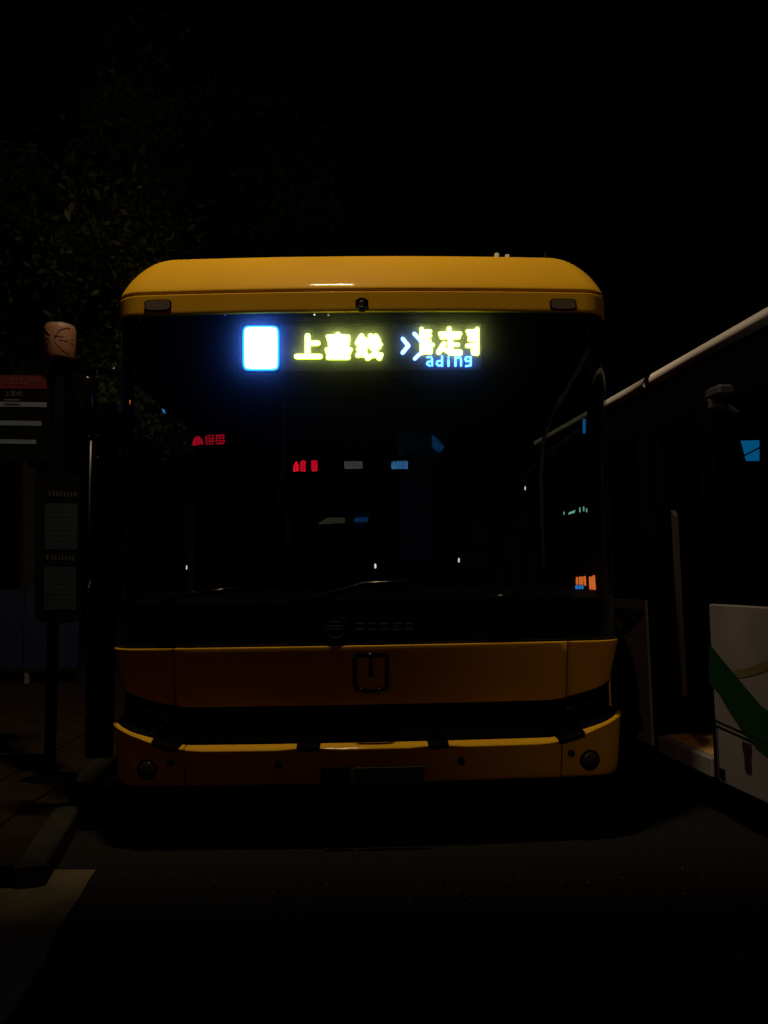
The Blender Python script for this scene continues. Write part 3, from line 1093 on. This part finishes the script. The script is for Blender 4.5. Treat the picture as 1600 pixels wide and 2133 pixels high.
# small lamp added inside the doorway to light the step
b = MB(W)
b.box((uD0 + .10, .33, ZB + .30), (.012, .08, .02), 0, .002)
b.build('step_lamp', M['step_lamp'], wb)

# ------------------------------------------------------------------ bus stop post on the left
YS = 4.6
pc = at(111, 1300, YS)
bs = thing('bus_stop_sign', (pc.x, YS, H), 'dark bus stop post with orange printed drum on top and notice boards', 'bus stop')
MB().tube([(pc.x, YS, H), (pc.x, YS, 2.70)], .033, 14).build('post', M['post'], bs, True)
MB().lathe((pc.x, YS, H), (0, 0, 1), [(.16, .0), (.16, .012), (.06, .03), (.045, .06)], 24).build('base_plate', M['post'], bs, True)
lc = at(125, 714, YS)
l0, l1 = at(125, 682, YS).z, at(125, 749, YS).z
rl = .094
dr_ = MB().lathe((lc.x, YS, l1), (0, 0, 1), [(rl * .9, -.01), (rl, .004), (rl, l0 - l1 - .02), (rl * .97, l0 - l1 - .008), (rl * .9, l0 - l1)], 40).build('drum', M['lantern'], bs, True)
MB().lathe((lc.x, YS, l0), (0, 0, 1), [(rl * .92, -.006), (rl * .93, .006), (rl * .5, .014)], 40).build('drum_lid', M['lantern_top'], dr_, True)
MB().tube([(pc.x, YS, 2.62), (lc.x, YS, l1)], .02, 8).build('drum_bracket', M['post'], bs, True)


def on_drum(px, py, off=.002):
    x = at(px, py, YS).x - lc.x
    z = at(px, py, YS).z
    x = max(-rl * .995, min(rl * .995, x))
    return Vector((lc.x + x * (1 + off / rl), YS - math.sqrt(max(0, rl * rl - x * x)) - off, z))


for pts in (((101, 689), (108, 695), (113, 702), (116, 708)), ((96, 712), (106, 712), (116, 713)), ((116, 715), (113, 724), (107, 731), (99, 737)),
            ((152, 690), (144, 692), (135, 699), (128, 709), (127, 713)), ((128, 710), (140, 710), (155, 711)), ((136, 717), (146, 717), (155, 720)),
            ((129, 722), (134, 730), (141, 738), (150, 744))):
    MB().tube([on_drum(px, py, -.001) for px, py in pts], .0055, 6).build('drum_line', M['lantern_line'], dr_, True)

# route board to the left
YB = YS - .03
w0, w1 = at(-60, 779, YB), at(98, 960, YB)
MB().box(((w0.x + w1.x) / 2, YB + .012, (w0.z + w1.z) / 2), (w1.x - w0.x, .02, w0.z - w1.z), 0, .004).build('route_board', M['sign_black'], bs)
rb = bpy.data.objects[[o.name for o in bs.children if o.name.startswith('route_board')][0]]


def plate_px(x0, y0, x1, y1, Y, name, m, parent, th=.004, skew=0.0):
    a, c = at(x0, y0, Y), at(x1, y1, Y)
    p = [at(x0, y0, Y), at(x1, y0 + skew, Y), at(x1, y1 + skew, Y), at(x0, y1, Y)]
    return fix_normals(MB().prism(p, (0, th, 0)).build(name, m, parent))


plate_px(-58, 781, 97, 809, YB - .002, 'header', M['sign_red'], rb, .003, 1)
plate_px(-58, 836, 97, 846, YB - .002, 'route_strip', M['sign_white'], rb, .003, 2)
plate_px(-58, 875, 86, 885, YB - .002, 'route_strip', M['sign_white'], rb, .003, 2)
plate_px(-58, 914, 75, 923, YB - .002, 'route_strip', M['sign_white'], rb, .003, 2)
plate_px(8, 840, 42, 843, YB - .0035, 'text_line', M['ink'], rb, .0015, 1)
plate_px(9, 831, 40, 834, YB - .002, 'text_line', M['sign_grey'], rb, .003, .5)


def blockchar(px, py, w_, h_, seed, Y, name, m, parent):
    rr = random.Random(seed)
    b = MB()
    S_ = []
    for k in range(3):
        yy = py + h_ * (.08 + .42 * k)
        S_.append(((px + w_ * rr.uniform(0, .2), yy), (px + w_ * rr.uniform(.75, 1), yy)))
    for k in range(2):
        xx = px + w_ * rr.uniform(.15, .85)
        S_.append(((xx, py), (xx, py + h_)))
    for i, (a, c) in enumerate(S_):
        b.capsule(at(*a, Y) + Vector((0, -.0002 * i, 0)), at(*c, Y) + Vector((0, -.0002 * i, 0)), w_ * .07 / F * (Y), UX, UZ, 3)
    return b.build(name, m, parent)


# header wording (too soft in the photograph to read): rows of small strokes
for k in range(4):
    blockchar(10 + k * 10.5, 786.5 + k * .1, 8, 8, 20 + k, YB - .0035, 'character', M['sign_pink'], rb)
for k in range(3):
    blockchar(58 + k * 10, 788, 8.5, 8, 30 + k, YB - .0035, 'character', M['sign_pink'], rb)
plate_px(13, 798, 60, 799.5, YB - .0035, 'text_line', M['sign_pink'], rb, .0015, .5)


def text_mesh(body, p, h_, name, m, parent):
    cu = bpy.data.curves.new('t', 'FONT')
    cu.body = body
    cu.size = h_
    cu.extrude = .0006
    to = bpy.data.objects.new('t', cu)
    sc.collection.objects.link(to)
    dg = bpy.context.evaluated_depsgraph_get()
    me = bpy.data.meshes.new_from_object(to.evaluated_get(dg))
    bpy.data.objects.remove(to)
    me.materials.clear()
    me.materials.append(m)
    o = bpy.data.objects.new(name, me)
    org = ORG[parent.name]
    for v in me.vertices:
        v.co = Vector((p.x + v.co.x, p.y - v.co.z, p.z + v.co.y)) - org
    sc.collection.objects.link(o)
    o.parent = parent
    ORG[o.name] = org
    return o


text_mesh('上嘉线', at(9, 824, YB - .003), .036, 'route_name', M['sign_grey'], rb)

# timetable board below, rounded foot, with two sheets
y0, y1 = 990, 1300
out = []
for px, py in ((72, y0), (167, y0), (168, 1280), (164, 1290), (152, 1296), (120, 1299), (92, 1297), (78, 1291), (72, 1282)):
    p = at(px, py, YB - .03)
    out.append(p)
tb = fix_normals(MB().prism(out, (0, .03, 0)).build('timetable_board', M['sign_black'], bs))
YT = YB - .034
plate_px(93, 1048, 161, 1144, YT, 'sheet', M['paper'], tb, .003, 1)
plate_px(92, 1180, 158, 1270, YT, 'sheet', M['paper'], tb, .003, 1)
for (x0, yy) in ((101, 1023), (97, 1156)):
    for k in range(8):
        blockchar(x0 + k * 7.5, yy + k * .35, 6, 9, 50 + k, YT, 'character', M['sign_grey'], tb)
for (x0, y0_) in ((104, 1062), (102, 1194)):
    for k in range(7):
        plate_px(x0, y0_ + k * 10, x0 + (44 if k % 3 else 34), y0_ + k * 10 + 3.2, YT - .001, 'text_line', M['ink'], tb, .0015)

# ------------------------------------------------------------------ low blue-white hoarding behind the stop
hx0 = at(-300, 1300, 9).x
hx1 = at(166, 1300, 9).x
hz1 = at(40, 1228, 9).z
hd = thing('low_hoarding', ((hx0 + hx1) / 2, 9, H), 'low blue sheet hoarding on the pavement behind the bus stop post', 'hoarding')
n = 4
for k in range(n):
    a = hx0 + (hx1 - hx0) * k / n
    c = hx0 + (hx1 - hx0) * (k + 1) / n
    MB().box(((a + c) / 2, 9, (hz1 + .27) / 2), (c - a - .015, .03, hz1 - .27), 0, .006).build('panel', M['hoard'], hd)
    MB().box((a + .03, 9.06, (hz1 + H) / 2 - .02), (.05, .05, hz1 - H - .04)).build('post', M['grey'], hd)


# ------------------------------------------------------------------ trees
def tree(x, y, h, rad, label, seed, base=.1, n=15000):
    rr = random.Random(seed)
    t = thing('street_tree', (x, y, base), label, 'tree', 'street trees behind the bus stop')
    tk = MB()
    top = Vector((x + rr.uniform(-.3, .3), y, h * .62))
    tk.tube([(x, y, base), (x + .05, y, 1.5), (x - .04, y + .05, 3.2), top], [.20, .16, .13, .08], 10)
    ends = []
    for k in range(9):
        a = rr.uniform(0, 6.28)
        z = h * rr.uniform(.35, .6)
        e = Vector((x + math.cos(a) * rad * rr.uniform(.5, .85), y + math.sin(a) * rad * rr.uniform(.5, .85), z + rr.uniform(.8, h * .38)))
        m_ = Vector((x, y, z)).lerp(e, .5) + Vector((0, 0, .3))
        tk.tube([(x, y, z), m_, e], [.07, .05, .02], 6)
        ends.append(e)
    tk.build('trunk', M['bark'], t, True)
    lf = MB()
    clumps = [(e, rad * rr.uniform(.28, .5)) for e in ends]
    for k in range(16):
        a = rr.uniform(0, 6.28)
        clumps.append((Vector((x + math.cos(a) * rad * rr.uniform(.1, .95), y + math.sin(a) * rad * rr.uniform(.1, .95), h * rr.uniform(.48, 1.0))), rad * rr.uniform(.2, .42)))
    for k in range(n):
        c, r_ = rr.choice(clumps)
        d = Vector((rr.gauss(0, 1), rr.gauss(0, 1), rr.gauss(0, .75)))
        d = d.normalized() * r_ * rr.random() ** .45
        p = c + d
        sz = rr.uniform(.04, .085)
        u_ = Vector((rr.gauss(0, 1), rr.gauss(0, 1), rr.gauss(0, 1))).normalized()
        v_ = u_.cross(Vector((rr.gauss(0, 1), rr.gauss(0, 1), rr.gauss(0, 1)))).normalized()
        lf.add([p - u_ * sz, p - v_ * sz * .45, p + u_ * sz, p + v_ * sz * .45], [(0, 1, 2, 3)])
    lf.build('crown', M['leaf'], t)


tree(-5.2, 11.5, 8.2, 2.6, 'leafy tree on the far left, its crown behind the orange drum', 3)
tree(-3.6, 15.5, 11.5, 3.4, 'tallest dim tree rising above the left roof corner of the yellow bus', 5, n=24000)
tree(-1.9, 21.0, 11.2, 2.2, 'small tree crown just over the roof of the yellow bus', 9, n=9000)

# ------------------------------------------------------------------ shop front behind the camera (seen mirrored in the windscreen)
YF = -9.0
sb = thing('shop_building', (0, YF - 3, 0), 'two storey rendered shop building across the road, mirrored in the windscreen', 'building')
MB().box((0, YF - 3.2, 3.2), (26, 6, 6.4), 0, .03).build('wall', M['wall'], sb)
MB().box((0, YF - 3.2, 6.48), (26.3, 6.3, .16), 0, .03).build('parapet', M['wall'], sb)
for k in range(6):
    x = -10.4 + k * 4.15
    wf = MB().box((x, YF - .19, 1.55), (3.4, .06, 2.5), 0, .01).build('shop_window', M['shopglass'], sb)
    for dx in (-1.72, -.57, .57, 1.72):
        MB().box((x + dx, YF - .15, 1.55), (.06, .06, 2.6), 0, .006).build('frame', M['grey'], wf)
    MB().box((x, YF - .19, 5.2), (1.6, .06, 1.1), 0, .01).build('window', M['shopglass'], sb)


def lit_sign(name, label, x, z, w_, h_, n, m, dome=None, back='sign_black'):
    t = thing(name, (x, YF - .12, z - h_ / 2), label, 'sign')
    MB().box((x, YF - .13, z), (w_ + .1, .08, h_ + .1), 0, .01).build('sign_board', M[back], t)
    cw = w_ / (n + (1.2 if dome else 0))
    rr = random.Random(int(x * 100) + 5)
    U_ = Vector((-1, 0, 0))
    xs_ = x + w_ / 2
    for k in range(n):
        c0 = xs_ - (k + .06) * cw
        b = MB()
        i = 0
        for q in range(4):
            zz = z - h_ * .44 + h_ * .88 * q / 3
            b.capsule(Vector((c0 - cw * rr.uniform(.0, .2), YF - .085 + .0005 * i, zz)), Vector((c0 - cw * rr.uniform(.7, .86), YF - .085 + .0005 * i, zz)), h_ * .07, U_, UZ, 3)
            i += 1
        for q in range(3):
            xx = c0 - cw * (.1 + .35 * q)
            b.capsule(Vector((xx, YF - .085 + .0005 * i, z - h_ * .45)), Vector((xx, YF - .085 + .0005 * i, z + h_ * .45)), h_ * .07, U_, UZ, 3)
            i += 1
        b.build('character', m, t)
    if dome:
        cxd = x - w_ / 2 + cw * .55
        rr_ = cw * .55
        pts = [Vector((cxd + rr_ * math.cos(a), YF - .084, z - h_ * .45 + h_ * .9 * math.sin(a))) for a in [math.pi * i / 14 for i in range(15)]]
        pts.append(Vector((cxd - rr_ * 1.1, YF - .084, z - h_ * .55)))
        fix_normals(MB().prism(pts, (0, .01, 0)).build('logo_dome', m, t))
    return t


lit_sign('shop_sign', 'dim red lit shop sign with a dome, mirrored upper left in the windscreen', -4.72, 4.47, 1.04, .22, 2, M['red_dim'], True)
lit_sign('shop_sign', 'bright red lit shop sign with a dome, mirrored left of centre in the windscreen', -1.78, 3.80, .74, .24, 3, M['red_neon'], True)
lit_sign('shop_sign', 'faint white lit lettering mirrored in the middle of the windscreen', -.36, 3.80, .55, .16, 4, M['white_neon'])
lit_sign('shop_sign', 'blue lit lettering mirrored right of centre in the windscreen', 1.02, 3.79, .50, .17, 4, M['blue_neon'])
t = thing('glow_panel', (1.48, YF - .1, 1.6), 'tall dim blue glowing panel standing in for a blue lit pillar, under the blue lettering', 'glow panel')  # glow put in for a wall pillar lit blue
for x0, x1, z0, z1, k in ((1.0, 1.24, 4.0, 4.52, 1.5), (1.24, 1.55, 4.1, 4.52, 1.0), (1.55, 1.93, 4.0, 4.5, .75), (1.0, 1.16, 1.7, 3.6, .45), (1.16, 1.4, 1.65, 3.62, .9), (1.4, 1.62, 1.65, 3.98, .5), (1.62, 1.93, 1.65, 3.98, .62)):
    MB().box(((x0 + x1) / 2, YF - .12, (z0 + z1) / 2), (x1 - x0 - .01, .08, z1 - z0 - .01), 0, .01).build('face', emis('blue_face', (.006 * k, .024 * k, .048 * k)), t)
t = thing('glow_panel', (2.2, YF - .1, 4.1), 'small blue five sided glowing panel beside the tall one on the shop wall', 'glow panel')
MB().prism([(2.02, YF - .16, 4.48), (2.38, YF - .16, 4.2), (2.22, YF - .16, 4.08), (2.02, YF - .16, 4.2)], (0, .08, 0)).build('face', M['blue_box2'], t)
# glowing strips added in place of a parked hatchback mirrored in the windscreen
t = thing('glow_strip', (-.9, YF - .1, 2.5), 'pale green glowing strip in place of a mirrored car, left of the blue strip', 'glow strip')
MB().prism([(-1.45, YF - .1, 2.50), (-.62, YF - .1, 2.52), (-.62, YF - .1, 2.64), (-1.15, YF - .1, 2.64)], (0, -.06, 0)).build('tube', M['green_strip'], t)
t = thing('glow_strip', (-.15, YF - .1, 2.5), 'short blue glowing strip in place of a mirrored car', 'glow strip')
MB().prism([(-.35, YF - .1, 2.54), (.05, YF - .1, 2.54), (.05, YF - .1, 2.64), (-.35, YF - .1, 2.62)], (0, -.06, 0)).build('tube', M['blue_box2'], t)


# ------------------------------------------------------------------ street lamp and two added fill lamps
def street_lamp(base, head, aim, power, cone, blend, col, label, soft, shield=False):
    t = thing('street_lamp', base, label, 'street lamp', 'street lamps over the bus stand')
    bx, by, bz = base
    hv = Vector(head)
    MB().tube([(bx, by, bz), (bx, by, 3), (bx, by, hv.z - .6)], [.09, .075, .06], 12).build('pole', M['lamp_body'], t, True)
    top = Vector((bx, by, hv.z - .65))
    MB().tube([top, top.lerp(hv, .3) + Vector((0, 0, .35)), hv + Vector((0, 0, .12))], [.06, .045, .04], 10).build('arm', M['lamp_body'], t, True)
    d = (Vector(aim) - hv).normalized()
    hb = MB().lathe(hv, d, [(.05, -.14), (.16, -.10), (.20, -.02), (.20, .02), (.185, .02)], 24).build('lamp_head', M['lamp_body'], t, True)
    MB().lathe(hv, d, [(.17, .024), (.16, .030), (.05, .034)], 24).build('lens', M['lamp_lens'], hb, True)
    ld = bpy.data.lights.new('lamp_light', 'AREA' if shield else 'SPOT')
    ld.energy = power
    ld.color = col
    if shield:                      # a long strip head
        ld.shape = 'RECTANGLE'
        ld.size = .50
        ld.size_y = .07
        ld.spread = R(112)
    else:
        ld.spot_size = cone
        ld.spot_blend = blend
        ld.shadow_soft_size = soft
    lo = bpy.data.objects.new('lamp_light', ld)
    sc.collection.objects.link(lo)
    lo.parent = t
    p = hv + d * (.06 + soft)
    lo.location = p - Vector(base)
    lo.rotation_euler = d.to_track_quat('-Z', 'Y').to_euler()
    if shield:
        # light blocker added under the unseen head: keeps the beam off the road in front of the bay
        ey = p.y + .55 * math.tan(R(shield))
        MB().box((p.x, ey - .55, p.z - .55), (2.6, 1.1, .012), 0, .003).build('light_blocker', M['black'], t)
        for dx in (-.15, .15):
            MB().tube([hv + Vector((dx, -.1, -.02)), (p.x + dx, ey - .5, p.z - .55)], .012, 6).build('blocker_bracket', M['lamp_body'], t)
    return t


street_lamp((-5.2, D - 2.4, 0), (-.40, D - 1.15, 7.6), (-.40, D + 3.0, 1.2), 72, R(86), .35, (1, .73, .44),
            'tall street lamp with an added light blocker, its head over the road before the yellow bus', .045, 5.9)
street_lamp((-1.6, -8.3, 0), (-.8, -8.0, 6.3), (2.6, 3.6, .9), 270, R(23), 1.0, (1, .58, .40),  # added fill, warms the right corner of the yellow bus
            'unseen fill lamp added by the middle of the shop front, pointing at the gap between the buses', .15)
street_lamp((-8.5, -7.4, 0), (-7.2, -6.6, 6.8), (-5.5, 14.0, 7.5), 200, R(64), .9, (1, .70, .42),  # added fill, lifts the trees out of the dark
            'unseen fill lamp added at the far corner of the shop front to brighten the trees', .15)
